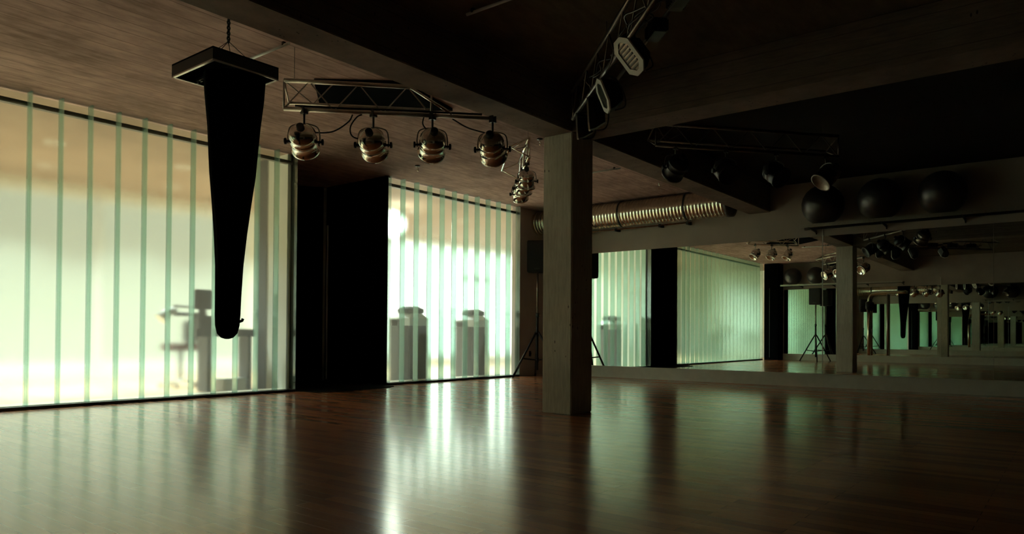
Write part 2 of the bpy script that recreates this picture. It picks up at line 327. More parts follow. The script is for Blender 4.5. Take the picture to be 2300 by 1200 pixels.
# glass partitions of upright channels
def glass_wall(name, xs, label):
    t = bpy.data.objects.new(name, None); COL.objects.link(t); t['kind'] = 'structure'
    for a, b in zip(xs, xs[1:]):
        mb = MB(); z0, z1 = 0.031, ZC-0.002
        mb.box(a+0.004, b-0.004, YG+0.030, YG+0.037, z0, z1, M['pane'])
        mb.box(a+0.0015, a+0.0085, YG-0.07, YG+0.030, 0.031, z1, M['flange'])
        mb.box(b-0.0085, b-0.0015, YG-0.07, YG+0.030, 0.031, z1, M['flange'])
        mb.build('glass_channel', None, t)
    a, b = xs[0], xs[-1]
    MB().box(a, b, YG+0.042, YG+0.10, ZC-0.13, ZC-0.085).build('top_gasket', M['frame_dark'], t)
    MB().box(a, b, YG+0.045, YG+0.30, 0.0, 0.034).build('sill_rail', M['frame_pale'], t)  # pale strip put in for the brightly lit lobby floor edge
    MB().box(a, b, YG-0.07, YG+0.10, 0.0, 0.030).build('floor_channel', M['black_paint'], t)
    return t
x1s = [XA - 0.27*i for i in range(23)][::-1]
glass_wall('window_1', x1s, '')
x2s = [XB + (XE-XB)*i/11 for i in range(12)]
glass_wall('window_2', x2s, '')

# mirror wall: pale plinth, mirror sheets, ledge for the balls
MB().box(XM-0.045, XM, YR, YG, 0, ZMB-0.012).box(XM-0.06, XM, YR, YG, ZMB-0.012, ZMB).build('baseboard_front', M['white_board'])
struct(bpy.data.objects['baseboard_front'])
def mirrors(ys, x, sgn, where):
    names = ['beside the glass wall', 'in the middle of the wall', 'under the ball shelf', 'farthest from the glass wall', 'past the shelf end']
    for i, (a, b) in enumerate(zip(ys, ys[1:])):
        mb = MB(); mb.box(min(x, x+sgn*0.006), max(x, x+sgn*0.006), b+0.002, a-0.002, ZMB, ZMT)
        o = mb.build('wall_mirror', M['mirror'])
        if i == 2:
            e = MB().box(min(x, x+sgn*0.012), max(x, x+sgn*0.012), a-0.004, a+0.006, ZMB, ZMT+0.22).build('edge_strip', M['white_gloss'], o)
        tag(o, f'tall mirror sheet {names[i]} on the {where}', 'mirror', f'mirror sheets on the {where}')
mirrors([YG-0.02, 5.12, 3.0, 0.88, -1.24, YR+0.02], XM, -1, 'far wall')
mirrors([7.48, 5.2, 3.1, 1.0, -1.2], XO, 1, 'wall behind the viewer')
MB().box(XO, XO+0.045, YR, 7.5, 0, ZMB).build('baseboard_back', M['white_board']); struct(bpy.data.objects['baseboard_back'])

# concrete frame
col = MB()
zs = [0, 0.02, 0.7, 1.4, 2.1, ZB]
col.box(XC, XC+WX, YC, YC+WY, 0, ZB, None, None, 0.008)
col = col.build('concrete_column', M['column']); tag(col, 'square board-marked concrete column standing free on the parquet floor', 'column')
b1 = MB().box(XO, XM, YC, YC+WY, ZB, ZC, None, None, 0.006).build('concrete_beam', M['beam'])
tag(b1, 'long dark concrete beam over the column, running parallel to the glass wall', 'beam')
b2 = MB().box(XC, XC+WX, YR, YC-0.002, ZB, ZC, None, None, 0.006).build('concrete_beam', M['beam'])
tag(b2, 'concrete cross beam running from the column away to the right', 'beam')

# ================================================================ black curtained recess
def drape(p0, p1, z0, z1, nfold, depth, label, seed, strip=False):
    rnd = random.Random(seed); p0 = Vector(p0); p1 = Vector(p1); d = (p1-p0); L = d.length; d.normalize(); nrm = Vector((-d.y, d.x))
    t = thing('black_curtain', label, 'curtain', (p0.x, p0.y, z0), 'black curtains of the doorway recess')
    o = Vector((p0.x, p0.y, z0)); n = 90; rings = []; ph = [rnd.uniform(-0.5, 0.5) for _ in range(4)]
    def off(u, side):
        a = u*nfold*2*math.pi
        return depth*(0.5+0.5*math.sin(a+ph[0]+0.9*math.sin(a*0.31+ph[1]))) + side*0.006
    for zz in (z0, z0+0.5*(z1-z0), z1):
        k = 1.0 if zz < z1 else 0.6
        rings.append([(p0 + d*(L*i/n) + nrm*off(i/n, 0)*k).to_3d() + Vector((0, 0, zz)) - o for i in range(n+1)]
                     + [(p0 + d*(L*i/n) + nrm*(off(i/n, 1)*k)).to_3d() + Vector((0, 0, zz)) - o for i in range(n, -1, -1)])
    MB().ring_surface(rings).build('cloth', M['velvet'], t)
    a = p0.to_3d() + Vector((0, 0, z1-0.0)) - o; b = p1.to_3d() + Vector((0, 0, z1)) - o
    MB().box(0, L, -0.02, 0.02, -0.03, 0.0, None, Matrix.Translation(a) @ Matrix.Rotation(math.atan2(d.y, d.x), 4, 'Z')).build('curtain_track', M['black_paint'], t)
    if strip:
        q = p1.to_3d() - p0.to_3d() - Vector((0, 0, 0)) 
        MB().box(-0.009, 0.009, -0.012, 0.012, 0, 2.42, None, Matrix.Translation(q + Vector((-0.01, -0.12, 0.02)))).build('edge_strip', M['white_gloss'], t)  # pale strip in place of the light slit between the curtains
    return t
drape((XA+0.005, YG+0.03), (XA+0.005, 8.72), 0.01, ZC, 3, -0.045, 'black curtain lining the left side of the doorway recess, next to the left glass wall', 1)
drape((XA+0.05, 8.70), (6.70, 9.68), 0.01, ZC, 6, -0.04, 'black curtain across the slanting left part of the recess back', 4)
drape((6.72, 9.69), (XB-0.06, 9.44), 0.01, ZC, 2, -0.03, 'black curtain closing the back of the doorway recess, with a thin grey edge strip', 2, True)
drape((XB-0.005, YG-0.03), (XB-0.005, 9.40), 0.01, ZC, 7, 0.045, 'black curtain hanging against the brighter glass wall, right of the recess', 3)
mat_ = MB()
mat_.prism([(5.50, 8.0), (5.62, 7.62), (5.72, 7.50), (6.2, 7.52), (6.8, 7.60), (6.98, 7.72), (7.04, 7.95), (7.02, 9.30), (6.72, 9.50), (5.62, 8.62), (5.56, 8.2)], 0.0, 0.012)
tag(mat_.build('door_mat', M['rubber']), 'black rubber mat on the floor of the curtained recess', 'mat')

# ================================================================ hanging black sack and its box frame
BX, BY, BZ = 2.70, 4.765, 2.55
t = thing('ceiling_box', 'open black box frame with pale lower rims hung by a chain from the ceiling', 'frame', (BX, BY, BZ))
hx, hy = 0.245, 0.275; s = MB()
for (a, b, c, d) in ((-hx, hx, -hy, -hy+0.012), (-hx, hx, hy-0.012, hy), (-hx, -hx+0.012, -hy+0.012, hy-0.012), (hx-0.012, hx, -hy+0.012, hy-0.012)):
    s.box(a, b, c, d, 0.004, 0.075)
s.build('side_board', M['black_paint'], t)
MB().box(-hx, hx, -hy, hy, 0.075, 0.087).build('top_board', M['velvet'], t)
for (a, b, c, d) in ((-hx, hx, -hy, -hy+0.014), (-hx, hx, hy-0.014, hy), (-hx, -hx+0.018, -hy, hy), (hx-0.018, hx, -hy, hy)):
    MB().box(a, b, c, d, -0.006, 0.004).build('rim', M['alu'], t)
sl = MB()
for i in range(9): sl.box(-0.075, -0.068, -hy+0.03+i*0.06, -hy+0.06+i*0.06, -0.004, 0.010)
sl.box(-0.078, -0.065, -hy+0.01, hy-0.01, 0.010, 0.03)
sl.build('perforated_rail', M['grey_metal'], t)
for (a, b) in ((-0.15, -0.15), (0.15, -0.15), (0.15, 0.15), (-0.15, 0.15)):
    MB().tube([(a, b, 0.087), (0.02, 0.0, 0.27)], 0.0025).build('wire', M['cable'], t)
ch = MB()
for i in range(9):
    z = 0.27 + i*0.019; c = []
    for k in range(13):
        a = 2*math.pi*k/12; x = 0.010*math.cos(a); zz = 0.014*math.sin(a)
        c.append((0.02 + (x if i % 2 else 0), (0 if i % 2 else x), z+zz))
    ch.tube(c, 0.0048, n=6, cap=False)
ch.build('chain', M['steel'], t)
hk = MB().lathe([(0, 0.0), (0.0, 0.035), (0.012, 0.04), (0.03, 0.02), (0.06, 0.016), (0.068, 0.0)], None, Matrix.Translation((0.02, 0, 0.513)) @ Matrix.Rotation(math.pi, 4, 'X') @ Matrix.Translation((0, 0, 0)))
hk.build('ceiling_hook', M['steel'], t)

rings = []
prof = [(2.545, 0.205), (2.4, 0.197), (2.2, 0.177), (1.87, 0.153), (1.68, 0.131), (1.45, 0.108), (1.22, 0.091), (1.0, 0.085), (0.88, 0.083), (0.80, 0.079), (0.745, 0.066), (0.715, 0.04), (0.706, 0.012)]
for z, r in prof:
    ring = []
    for k in range(48):
        a = 2*math.pi*k/48; q = r*(1+0.035*math.sin(7*a+z*2.0)+0.02*math.sin(13*a-z))
        sw = max(0.0, 2.0-z)*0.022; ring.append((q*math.cos(a) - sw*0.61, q*math.sin(a)*0.95 + sw*0.79, z-0.70))
    rings.append(ring)
t = thing('hanging_sack', 'tapering black cloth sack hanging in front of the left glass wall', 'sack', (2.73, 4.70, 0.70))
MB().ring_surface(rings).build('cloth', M['velvet'], t)
MB().tube([(0.03, -0.01, 0.12), (0.060, -0.035, 0.135), (0.064, -0.04, 0.15)], 0.010).build('strap', M['velvet'], t)

# ceiling strips and hooks
def strip(x, y0, y1, label):
    t = thing('ceiling_batten', label, 'batten', (x, (y0+y1)/2, ZC)); L = abs(y1-y0)/2
    MB().tube([(0, -L, -0.028), (0, L, -0.028)], 0.011, n=12).build('tube', M['white_gloss'], t)
    for q in (-L*0.8, L*0.8): MB().box(-0.012, 0.012, q-0.01, q+0.01, -0.03, 0).build('clip', M['steel'], t)
strip(3.31, 4.91, 5.62, 'thin pale tube fixed to the ceiling above the hanging sack')
strip(8.55, 4.95, 5.9, 'thin pale tube fixed to the ceiling just right of the column')
strip(3.78, 2.85, 3.45, 'thin pale tube on the dark ceiling, nearer the viewer than the diagonal truss')
def ceil_hook(x, y, label, drop=0.07):
    t = thing('ceiling_hook', label, 'hook', (x, y, ZC))
    MB().lathe([(0, 0.0), (0, 0.035), (0.010, 0.035), (0.014, 0.0)], None, Matrix.Rotation(math.pi, 4, 'X')).build('plate', M['steel'], t)
    MB().tube(catmull([(0, 0, -0.01), (0.0, 0, -drop*0.5), (0.018, 0, -drop*0.7), (0.012, 0, -drop), (-0.014, 0, -drop*0.92)]), 0.007).build('eye', M['chrome'], t)
ceil_hook(4.73, 4.72, 'small metal hook in the ceiling above the row of four stage lights')
ceil_hook(9.53, 4.87, 'small hook hanging from the ceiling in front of the round duct', 0.16)
ceil_hook(6.88, 7.17, 'small hook in the ceiling above the second glass wall')
ceil_hook(6.79, 5.02, 'small hook in the ceiling left of the column top')

# ================================================================ trusses
def truss(name_label, P, d, L, z_lo, z_hi, side, cell, m_ch, hang, group, back=0.22):
    """triangular truss; P start point (x, y), d unit direction, side = offset direction of the third chord"""
    t = thing('lighting_truss', name_label, 'truss', (P[0], P[1], z_lo), group)
    d = Vector((*d, 0)).normalized(); n = Vector((*side, 0)).normalized()*back; H = z_hi-z_lo
    A = lambda u: d*u; Bp = lambda u: d*u + Vector((0, 0, H)); C = lambda u: d*u + n + Vector((0, 0, H*0.5))
    for f, r in ((A, 0.018), (Bp, 0.018), (C, 0.014)):
        MB().tube([f(0), f(L)], r, n=12).build('chord', m_ch, t)
    k = max(1, round(L/cell)); h = L/k
    for i in range(k):
        for f, g in ((A, Bp),) + (((Bp, C),) if i == 0 else ()):
            mb = MB(); mb.tube([f(i*h), g((i+0.5)*h), f((i+1)*h)], 0.0065, n=8); mb.build('brace', m_ch, t)
    for u in (0, L):
        mb = MB(); mb.tube([A(u), Bp(u)], 0.008); mb.tube([Bp(u), C(u)], 0.008); mb.tube([C(u), A(u)], 0.008); mb.build('end_frame', m_ch, t)
    for u in hang:
        MB().tube([Bp(u), Bp(u)+Vector((0, 0, ZC-z_hi))], 0.002).build('hanger', M['steel'], t)
    return t
# truss over the four chrome lights
TA = truss('horizontal metal truss carrying four round chrome stage lights', (3.39, 5.04), (0.715, -0.70), 1.18, 2.56, 2.79, (0.7, 0.715), 0.45, M['alu'], (0.08, 1.1), 'lighting trusses')
bpy.data.objects[TA.name].location = (3.37, 5.06, 2.56)
MB().tube([(1.18*0.715, -1.18*0.70, 0.0), (1.68*0.715, -1.68*0.70, 0.0)], 0.015, n=12).build('extension_pipe', M['alu'], TA)
MB().tube(catmull([(0.08*0.715+0.01, -0.08*0.7, 0.03), (0.5*0.715, -0.5*0.7, 0.028), (1.0*0.715, -1.0*0.7, 0.03), (1.6*0.715, -1.6*0.7, 0.03)]), 0.009, n=8).build('cable_run', M['cable'], TA)
MB().tube([(1.0*0.715, -1.0*0.70, 0.23), (1.35*0.715, -1.35*0.70, 0.02)], 0.012, n=8).build('stay', M['chrome'], TA)
# black flat panel above it, against the ceiling
pb = MB().prism([(3.96, 5.48), (4.48, 4.87), (5.34, 5.06), (4.50, 6.11)], 3.035, ZC)
tag(pb.build('ceiling_panel', M['velvet']), 'flat black panel on the ceiling behind the truss of four chrome lights', 'panel')

# ---- round chrome stage light
def stage_light(loc, aim, label, group, zhang, metal='chrome', yk='alu_dark', scale=1.0, lead=None):
    t = thing('stage_light', label, 'stage light', loc, group)
    aim = Vector(aim).normalized(); side = aim.cross(Vector((0, 0, 1))).normalized(); upv = side.cross(aim)
    R = Matrix((side, upv, aim)).transposed().to_4x4()
    S = Matrix.Scale(scale, 4)
    T = R @ S @ Matrix.Translation((0, 0, -0.14))
    pr = [(-0.012, 0.0), (-0.012, 0.035), (0.0, 0.055), (0.012, 0.082), (0.032, 0.098), (0.05, 0.103), (0.055, 0.108), (0.063, 0.108), (0.068, 0.103), (0.11, 0.105), (0.115, 0.110), (0.123, 0.110), (0.128, 0.105), (0.21, 0.106), (0.215, 0.116), (0.235, 0.116), (0.235, 0.102), (0.215, 0.09), (0.215, 0.0)]
    MB().lathe(pr, None, T, 32, cap=False).build('body', M[metal], t)
    MB().lathe([(-0.05, 0.0), (-0.05, 0.028), (-0.01, 0.032), (-0.01, 0.0)], None, T, 16, cap=False).build('rear_cap', M['black_plastic'], t)
    MB().lathe([(0.205, 0.0), (0.212, 0.09), (0.214, 0.0)], None, T, 24, cap=False).build('lens', M['lamp_glass'], t)
    # yoke: a flat U over the body, straight up
    y = MB(); w_ = 0.124*scale; top = 0.145*scale
    pts = catmull([side*w_ + Vector((0, 0, -0.02)), side*w_ + Vector((0, 0, 0.06*scale)), side*w_*0.8 + Vector((0, 0, top*0.85)), Vector((0, 0, top)), -side*w_*0.8 + Vector((0, 0, top*0.85)), -side*w_ + Vector((0, 0, 0.06*scale)), -side*w_ + Vector((0, 0, -0.02))], 6)
    y.tube(pts, 0.0055*scale, n=8); y.build('yoke', M[yk], t)
    for sg in (-1, 1):
        c = side*sg*w_; k = MB(); k.tube([c*0.80, c*1.10], 0.009*scale, n=10); k.tube([c*1.10, c*1.12, c*1.24, c*1.26], [0.012*scale, 0.026*scale, 0.026*scale, 0.018*scale], n=12)
        k.build('knob', M['black_plastic'], t)
    hz = zhang-loc[2]
    c = MB(); c.tube([(0, 0, top), (0, 0, hz-0.02)], 0.009*scale, n=8); c.box(-0.022, 0.022, -0.022, 0.022, hz-0.035, hz-0.018); c.box(-0.024, -0.014, -0.02, 0.02, hz-0.03, hz+0.02); c.box(0.014, 0.024, -0.02, 0.02, hz-0.03, hz+0.02)
    c.build('clamp', M['steel'], t)
    if lead: MB().tube(catmull([Vector(p) for p in lead], 8), 0.006, n=8).build('lead', M['cable'], t)
    return t
u = lambda s_, z=0: Vector((3.37+0.715*s_, 5.06-0.70*s_, z))
grpA = 'chrome stage lights in a row under the truss'
lab = ['leftmost round chrome stage light under the horizontal truss', 'second round chrome stage light from the left, with a looped cable at its left', 'third round chrome stage light from the left, hung on two thin straps', 'rightmost chrome stage light, hanging from the bare end of the pipe']
aims = [(0.62, 0.60, -0.42), (0.72, 0.55, -0.35), (0.55, 0.68, -0.45), (0.75, 0.45, -0.50)]
ss = [0.16, 0.71, 1.19, 1.69]
leads = [[(0.03, 0.03, 0.11), (0.08, -0.04, 0.085), (0.18, -0.14, 0.10), (0.26, -0.23, 0.18), (0.28, -0.26, 0.24)],
         [(-0.04, 0.02, 0.03), (-0.12, 0.11, 0.06), (-0.13, 0.13, 0.14), (-0.10, 0.09, 0.22), (-0.07, 0.06, 0.245)],
         [(-0.03, 0.0, 0.10), (-0.06, 0.05, 0.17), (-0.05, 0.05, 0.24)],
         [(0.03, 0.0, 0.10), (-0.03, 0.03, 0.13), (-0.15, 0.14, 0.17), (-0.24, 0.235, 0.24)]]
for k in range(4):
    p = u(ss[k], [2.30, 2.295, 2.31, 2.30][k])
    L_ = stage_light(p, aims[k], lab[k], grpA, 2.56, lead=leads[k])

# ---- floodlights of the diagonal truss (octagonal white frame, louvred front)
TB = truss('dark truss running diagonally over the viewer, carrying white-framed floodlights', (5.37, 3.60), (-0.70, -0.714), 2.9, 2.70, 2.95, (0.714, -0.70), 0.38, M['alu_dark'], (0.2, 1.2), 'lighting trusses')
def flood(loc, normal, longdir, L, W, label, glassy, zhang, frame='lamp_white', group='white-framed floodlights'):
    t = thing('floodlight', label, 'floodlight', loc, group)
    nn = Vector(normal).normalized(); ld = Vector(longdir); ld = (ld-nn*ld.dot(nn)).normalized(); wd = nn.cross(ld)
    T = Matrix((wd, ld, nn)).transposed().to_4x4()
    a, b, c = W/2, L/2, min(W, L)*0.30
    def octo(a, b, c, z): return [T @ Vector(p) for p in ((a, b-c, z), (a-c, b, z), (-a+c, b, z), (-a, b-c, z), (-a, -b+c, z), (-a+c, -b, z), (a-c, -b, z), (a, -b+c, z))]
    MB().ring_surface([octo(a*0.55, b*0.6, c*0.5, -0.13), octo(a*0.9, b*0.92, c*0.9, -0.05), octo(a*0.98, b*0.99, c, -0.004)], smooth=False).build('housing', M['black_paint'], t)
    q = 0.026
    MB().ring_surface([octo(a-q, b-q, c*0.85, -0.003), octo(a, b, c, -0.003), octo(a, b, c, 0.010), octo(a-q*1.15, b-q*1.15, c*0.82, 0.010), octo(a-q, b-q, c*0.85, -0.003)], cap=False, smooth=False).build('front_frame', M[frame], t)
    MB().ring_surface([octo(a-q, b-q, c*0.85, -0.0025), octo(a-q, b-q, c*0.85, 0.001)], smooth=False).build('front_glass', M['lamp_glass' if glassy else 'lamp_inner'], t)
    if not glassy:
        for i in range(7):
            yy = -b+q+0.030+i*(2*b-2*q-0.06)/6
            ww = a-q-0.004 - max(0, abs(yy)-(b-c))*0.9
            MB().box(-ww*0.82, ww*0.82, yy-0.0055, yy+0.0055, 0.002, 0.009, None, T).build('louvre', M['steel'], t)
    y = MB(); top = Vector((0, 0, zhang-loc[2]))
    e1 = T @ Vector((0, b*0.99+0.006, -0.04)); e2 = T @ Vector((0, -b*0.99-0.006, -0.04)); back = T @ Vector((0, 0, -0.16))
    y.tube(catmull([e1, e1*0.9+back*0.6, back, e2*0.9+back*0.6, e2], 6), 0.006, n=8); y.tube([back, top], 0.007, n=8)
    y.build('bracket', M['steel'], t)
    return t
bd = Vector((-0.70, -0.714, 0))
flood((4.17, 2.35, 2.60), (-0.80, 0.25, -0.55), (0.30, -0.42, -0.86), 0.27, 0.165, 'large white-framed floodlight with louvres, nearest the viewer on the diagonal truss', False, 2.70)
flood((4.68, 2.86, 2.575), (-0.70, 0.66, -0.32), (0.28, -0.55, -0.78), 0.27, 0.165, 'white-framed floodlight with grey-green glass, seen at a slant on the diagonal truss', True, 2.70)
flood((4.98, 3.18, 2.57), (-0.46, 0.88, -0.05), (0.15, -0.2, -0.95), 0.27, 0.15, 'dull floodlight seen edge-on, second nearest the column top', True, 2.70)
flood((5.22, 3.45, 2.57), (-0.48, 0.87, -0.05), (0.08, -0.12, -0.98), 0.22, 0.13, 'dull floodlight seen edge-on, right beside the column top', True, 2.70)
# control gear and cable bundles on that truss
for i, (s_, o_) in enumerate(((0.75, 0.26), (1.2, 0.27), (1.65, 0.26))):
    p = Vector((4.86, 3.22, 2.70)) + bd*s_ + Vector((0.714, -0.70, 0))*o_
    t = thing('ballast_box', ['small ribbed lamp ballast on the diagonal truss near the column', 'small ribbed lamp ballast in the middle of the diagonal truss', 'small ribbed lamp ballast at the near end of the diagonal truss'][i], 'ballast', p, 'ballast boxes on the truss')
    R = Matrix.Rotation(math.radians(45), 4, 'Z')
    MB().box(-0.09, 0.09, -0.045, 0.045, 0.0, 0.09, None, R, 0.006).build('case', M['black_paint'], t)
    f_ = MB()
    for k in range(7): f_.box(-0.08+k*0.025, -0.072+k*0.025, -0.055, 0.055, 0.01, 0.08, None, R)
    f_.build('cooling_fins', M['steel'], t)
    MB().tube([(0, 0, 0.09), (-0.03, 0.03, 0.125)], 0.008).build('bracket', M['steel'], t)
t = TB; bo = Vector((4.7-5.37, 3.0-3.60, 0.02))
for k in range(5):
    pts = []; rr = random.Random(40+k)
    for i in range(10):
        q = bd*(i*0.2-0.1) + Vector((0.714, -0.70, 0))*(0.02+rr.uniform(0, 0.16)) + Vector((0, 0, rr.uniform(-0.04, 0.12))) + bo; pts.append(q)
    MB().tube(catmull(pts, 5), 0.006, n=6).build('cable', M['cable'] if k % 2 else M['steel'], t)

# ---- truss in the dark bay beyond the cross beam
TC = truss('dark truss in the black bay beyond the cross beam', (6.62, 3.42), (0.76, -0.65), 2.1, 2.70, 2.92, (0.65, 0.76), 0.42, M['alu_dark'], (0.2, 1.9), 'lighting trusses')
grpC = 'dark stage lights under the truss in the black bay'
labs = ['black stage light nearest the column, outlined against the lit underside of the beam', 'black stage light second from the column in the dark bay', 'black stage light third from the column in the dark bay', 'stage light at the far end of the dark bay truss, with one bright glint']
for k, s_ in enumerate((0.22, 0.78, 1.36, 1.95)):
    p = Vector((6.62+0.76*s_, 3.42-0.65*s_, 2.47))
    stage_light(p, [(0.5, 0.7, -0.5), (-0.5, -0.6, -0.6), (-0.3, -0.7, -0.6), (-0.5, 0.45, -0.7)][k], labs[k], grpC, 2.70, metal='black_paint' if k < 3 else 'alu_dark', yk='alu_dark')

# ---- truss behind the column
TD = truss('short bright truss end-on beside the column top, beyond the beam', (6.30, 4.80), (0.72, 0.69), 1.15, 2.72, 2.93, (-0.69, 0.72), 0.38, M['chrome'], (0.15, 1.0), 'lighting trusses')
for k, (s_, am, m_) in enumerate(((0.25, (0.4, 0.3, -0.85), 'chrome'), (0.62, (0.5, 0.2, -0.85), 'chrome'), (1.0, (0.6, 0.3, -0.75), 'chrome'))):
    p = Vector((6.30+0.72*s_, 4.80+0.69*s_, 2.50))
    stage_light(p, am, ['chrome stage light just left of the column top, nearest of its cluster', 'chrome stage light in the middle of the cluster left of the column', 'lowest-looking chrome stage light of the cluster left of the column'][k], 'chrome stage lights beside the column', 2.72, metal=m_, scale=0.85)

# ================================================================ duct above the mirror wall
DX, DZ, DR = 10.78, 2.83, 0.215
t = thing('ventilation_duct', 'large round silver corrugated duct under the ceiling above the mirrors', 'duct', (DX, 4.28, DZ))
prof = []; L = YG-4.28; nr = 62
for i in range(nr):
    z = L*i/nr; h = L/nr
    prof += [(z, DR-0.004), (z+h*0.15, DR+0.006), (z+h*0.30, DR-0.004)]
prof.append((L, DR-0.004))
R = Matrix.Rotation(-math.pi/2, 4, 'X')
MB().lathe(prof, None, R, 40, cap=False).build('pipe', M['duct'], t)
MB().lathe([(-0.03, DR-0.03), (-0.03, DR+0.012), (0.04, DR+0.012), (0.04, DR-0.03), (-0.03, DR-0.03)], None, R, 40, cap=False).build('end_collar', M['steel'], t)
MB().lathe([(-0.02, 0.0), (-0.02, DR-0.02), (-0.01, DR-0.02), (-0.01, 0.0)], None, R, 32, cap=False).build('end_grille', M['black_paint'], t)
for yy in (0.7, 1.9, 3.1):
    k = MB(); k.lathe([(yy-0.012, DR+0.008), (yy-0.012, DR+0.014), (yy+0.012, DR+0.014), (yy+0.012, DR+0.008)], None, R, 40, cap=False); k.box(-0.006, 0.006, yy-0.01, yy+0.01, DR, ZC-DZ)
    k.build('strap', M['steel'], t)
for k_, (yy, l_) in enumerate(((5.35, 'black clamp under the round duct near its open end'), (6.25, 'black clamp under the round duct halfway along'))):
    pass
tr = MB()
tr.tube([(0, 0, 0), (0, 2.9, 0)], 0.012, n=8)
t2 = thing('conduit', 'thin rusty conduit running along the wall below the round duct', 'conduit', (XM-0.12, 5.05, 2.615))
tr.build('tube', pmat('rusty_conduit', (0.32, 0.14, 0.06), 0.6, 0.2, noise=0.4, scale=20), t2)
for yy in (0.05, 0.55, 1.4, 2.3): MB().box(-0.02, 0.12, yy-0.02, yy+0.02, -0.03, 0.02).build('clip', M['black_paint'], t2)

# ================================================================ shelves with exercise balls
def ball_shelf(x_wall, sgn, y0, y1, label):
    t = thing('wall_shelf', label, 'shelf', (x_wall, (y0+y1)/2, 2.36)); L = abs(y1-y0)/2
    xs = lambda a, b: (min(sgn*a, sgn*b), max(sgn*a, sgn*b))
    MB().box(*xs(0.10, 0.16), -L, L, -0.03, 0.0).box(*xs(0.38, 0.42), -L, L, -0.03, 0.0).build('rail', M['black_paint'], t)
    MB().box(*xs(0.405, 0.43), -L, L, -0.035, 0.012).build('front_lip', M['alu'], t)
    
    k = -L+0.04
    while k < L:
        b = MB(); b.prism([(0, 0), (0.42, 0), (0.42, -0.012), (0.03, -0.035), (0, -0.06)], -0.008, 0.008)
        for v in b.bm.verts: v.co = Vector((sgn*v.co.x, k+v.co.z, v.co.y-0.03))
        b.build('bracket', M['black_paint'], t); k += 0.95
    return t
def ball(x, y, r, label, group):
    t = thing('exercise_ball', label, 'ball', (x, y, 2.36), group)
    prof = []
    for i in range(33):
        a = -math.pi/2 + math.pi*i/32; ridge = 0.0025*(1 if i % 3 == 0 else 0)
        prof.append((r+math.sin(a)*(r+ridge), max(0.0001, math.cos(a)*(r+ridge))))
    T = Matrix.Translation((0, 0, r)) @ Matrix.Rotation(0.5, 4, 'X') @ Matrix.Translation((0, 0, -r))
    MB().lathe(prof, None, T, 40).build('ball', M['gloss_black'], t)
    MB().lathe([(2*r-0.002, 0.0), (2*r-0.002, 0.012), (2*r+0.004, 0.010), (2*r+0.004, 0.0)], None, T, 12, cap=False).build('valve_plug', M['white_board'], t)
ball_shelf(XM, -1, 3.22, 0.2, 'black shelf with a pale metal lip above the mirrors on the far wall')
for y, l in ((2.92, 'big black exercise ball at the left end of the far shelf'), (2.17, 'big black exercise ball second on the far shelf, at the photo edge'), (1.42, 'big black exercise ball third along the far shelf')):
    ball(XM-0.29, y, 0.29, l, 'exercise balls on the far shelf')
ball_shelf(XO, 1, 7.46, 4.0, 'black shelf with a pale metal lip on the wall seen in the mirror')
for y, l in ((7.12, 'black exercise ball left of three on the shelf seen in the mirror'), (6.42, 'black exercise ball in the middle of three on the shelf seen in the mirror'), (5.72, 'black exercise ball beside the reflected column on the shelf seen in the mirror')):
    ball(XO+0.29, y, 0.27, l, 'exercise balls on the reflected shelf')
# black cupboard at the glass end of the opposite wall
t = thing('tall_cupboard', 'tall black cupboard in the corner seen in the mirror, beside the glass wall', 'cupboard', (XO+0.255, 7.74, 0))
MB().box(-0.25, 0.25, -0.235, 0.20, 0.0, ZC-0.01).build('carcass', M['velvet'], t)
MB().box(0.25, 0.258, -0.225, 0.19, 0.08, 2.3).build('door', M['velvet'], t)
MB().box(0.26, 0.27, 0.02, 0.035, 0.08, 2.28).build('edge_trim', M['grey_metal'], t)
# lit board and silver pipes beyond the reflected column
tag(MB().box(XO, XO+0.10, 4.4, 5.1, 2.20, 2.55).build('wall_box', M['white_board']), 'pale box on the wall beyond the reflected column', 'box') if False else None
t = thing('vent_pipe', 'silver pipe bending down the wall beyond the reflected column', 'pipe', (XO+0.12, 4.95, 0.2))
MB().tube(catmull([(0, -1.0, 1.86), (0, -0.4, 1.86), (0, -0.12, 1.84), (0, -0.02, 1.72), (0, 0, 1.60)]), 0.045, n=16).build('upper_pipe', M['duct'], t)
MB().tube([(0, 0, 1.36), (0, 0, 1.38), (0, 0, 1.58), (0, 0, 1.60)], [0.05, 0.09, 0.09, 0.05], n=16).build('coupling', M['black_paint'], t)
MB().tube([(0, 0, 0.0), (0, 0, 1.36)], 0.055, n=16).build('lower_pipe', M['duct'], t)
tag(MB().tube([(XO+0.1, 4.45, 0.2), (XO+0.1, 4.45, 2.0)], 0.03, n=16).build('vent_pipe', M['alu']), 'thin upright pipe beside the silver bent pipe in the reflection', 'pipe')

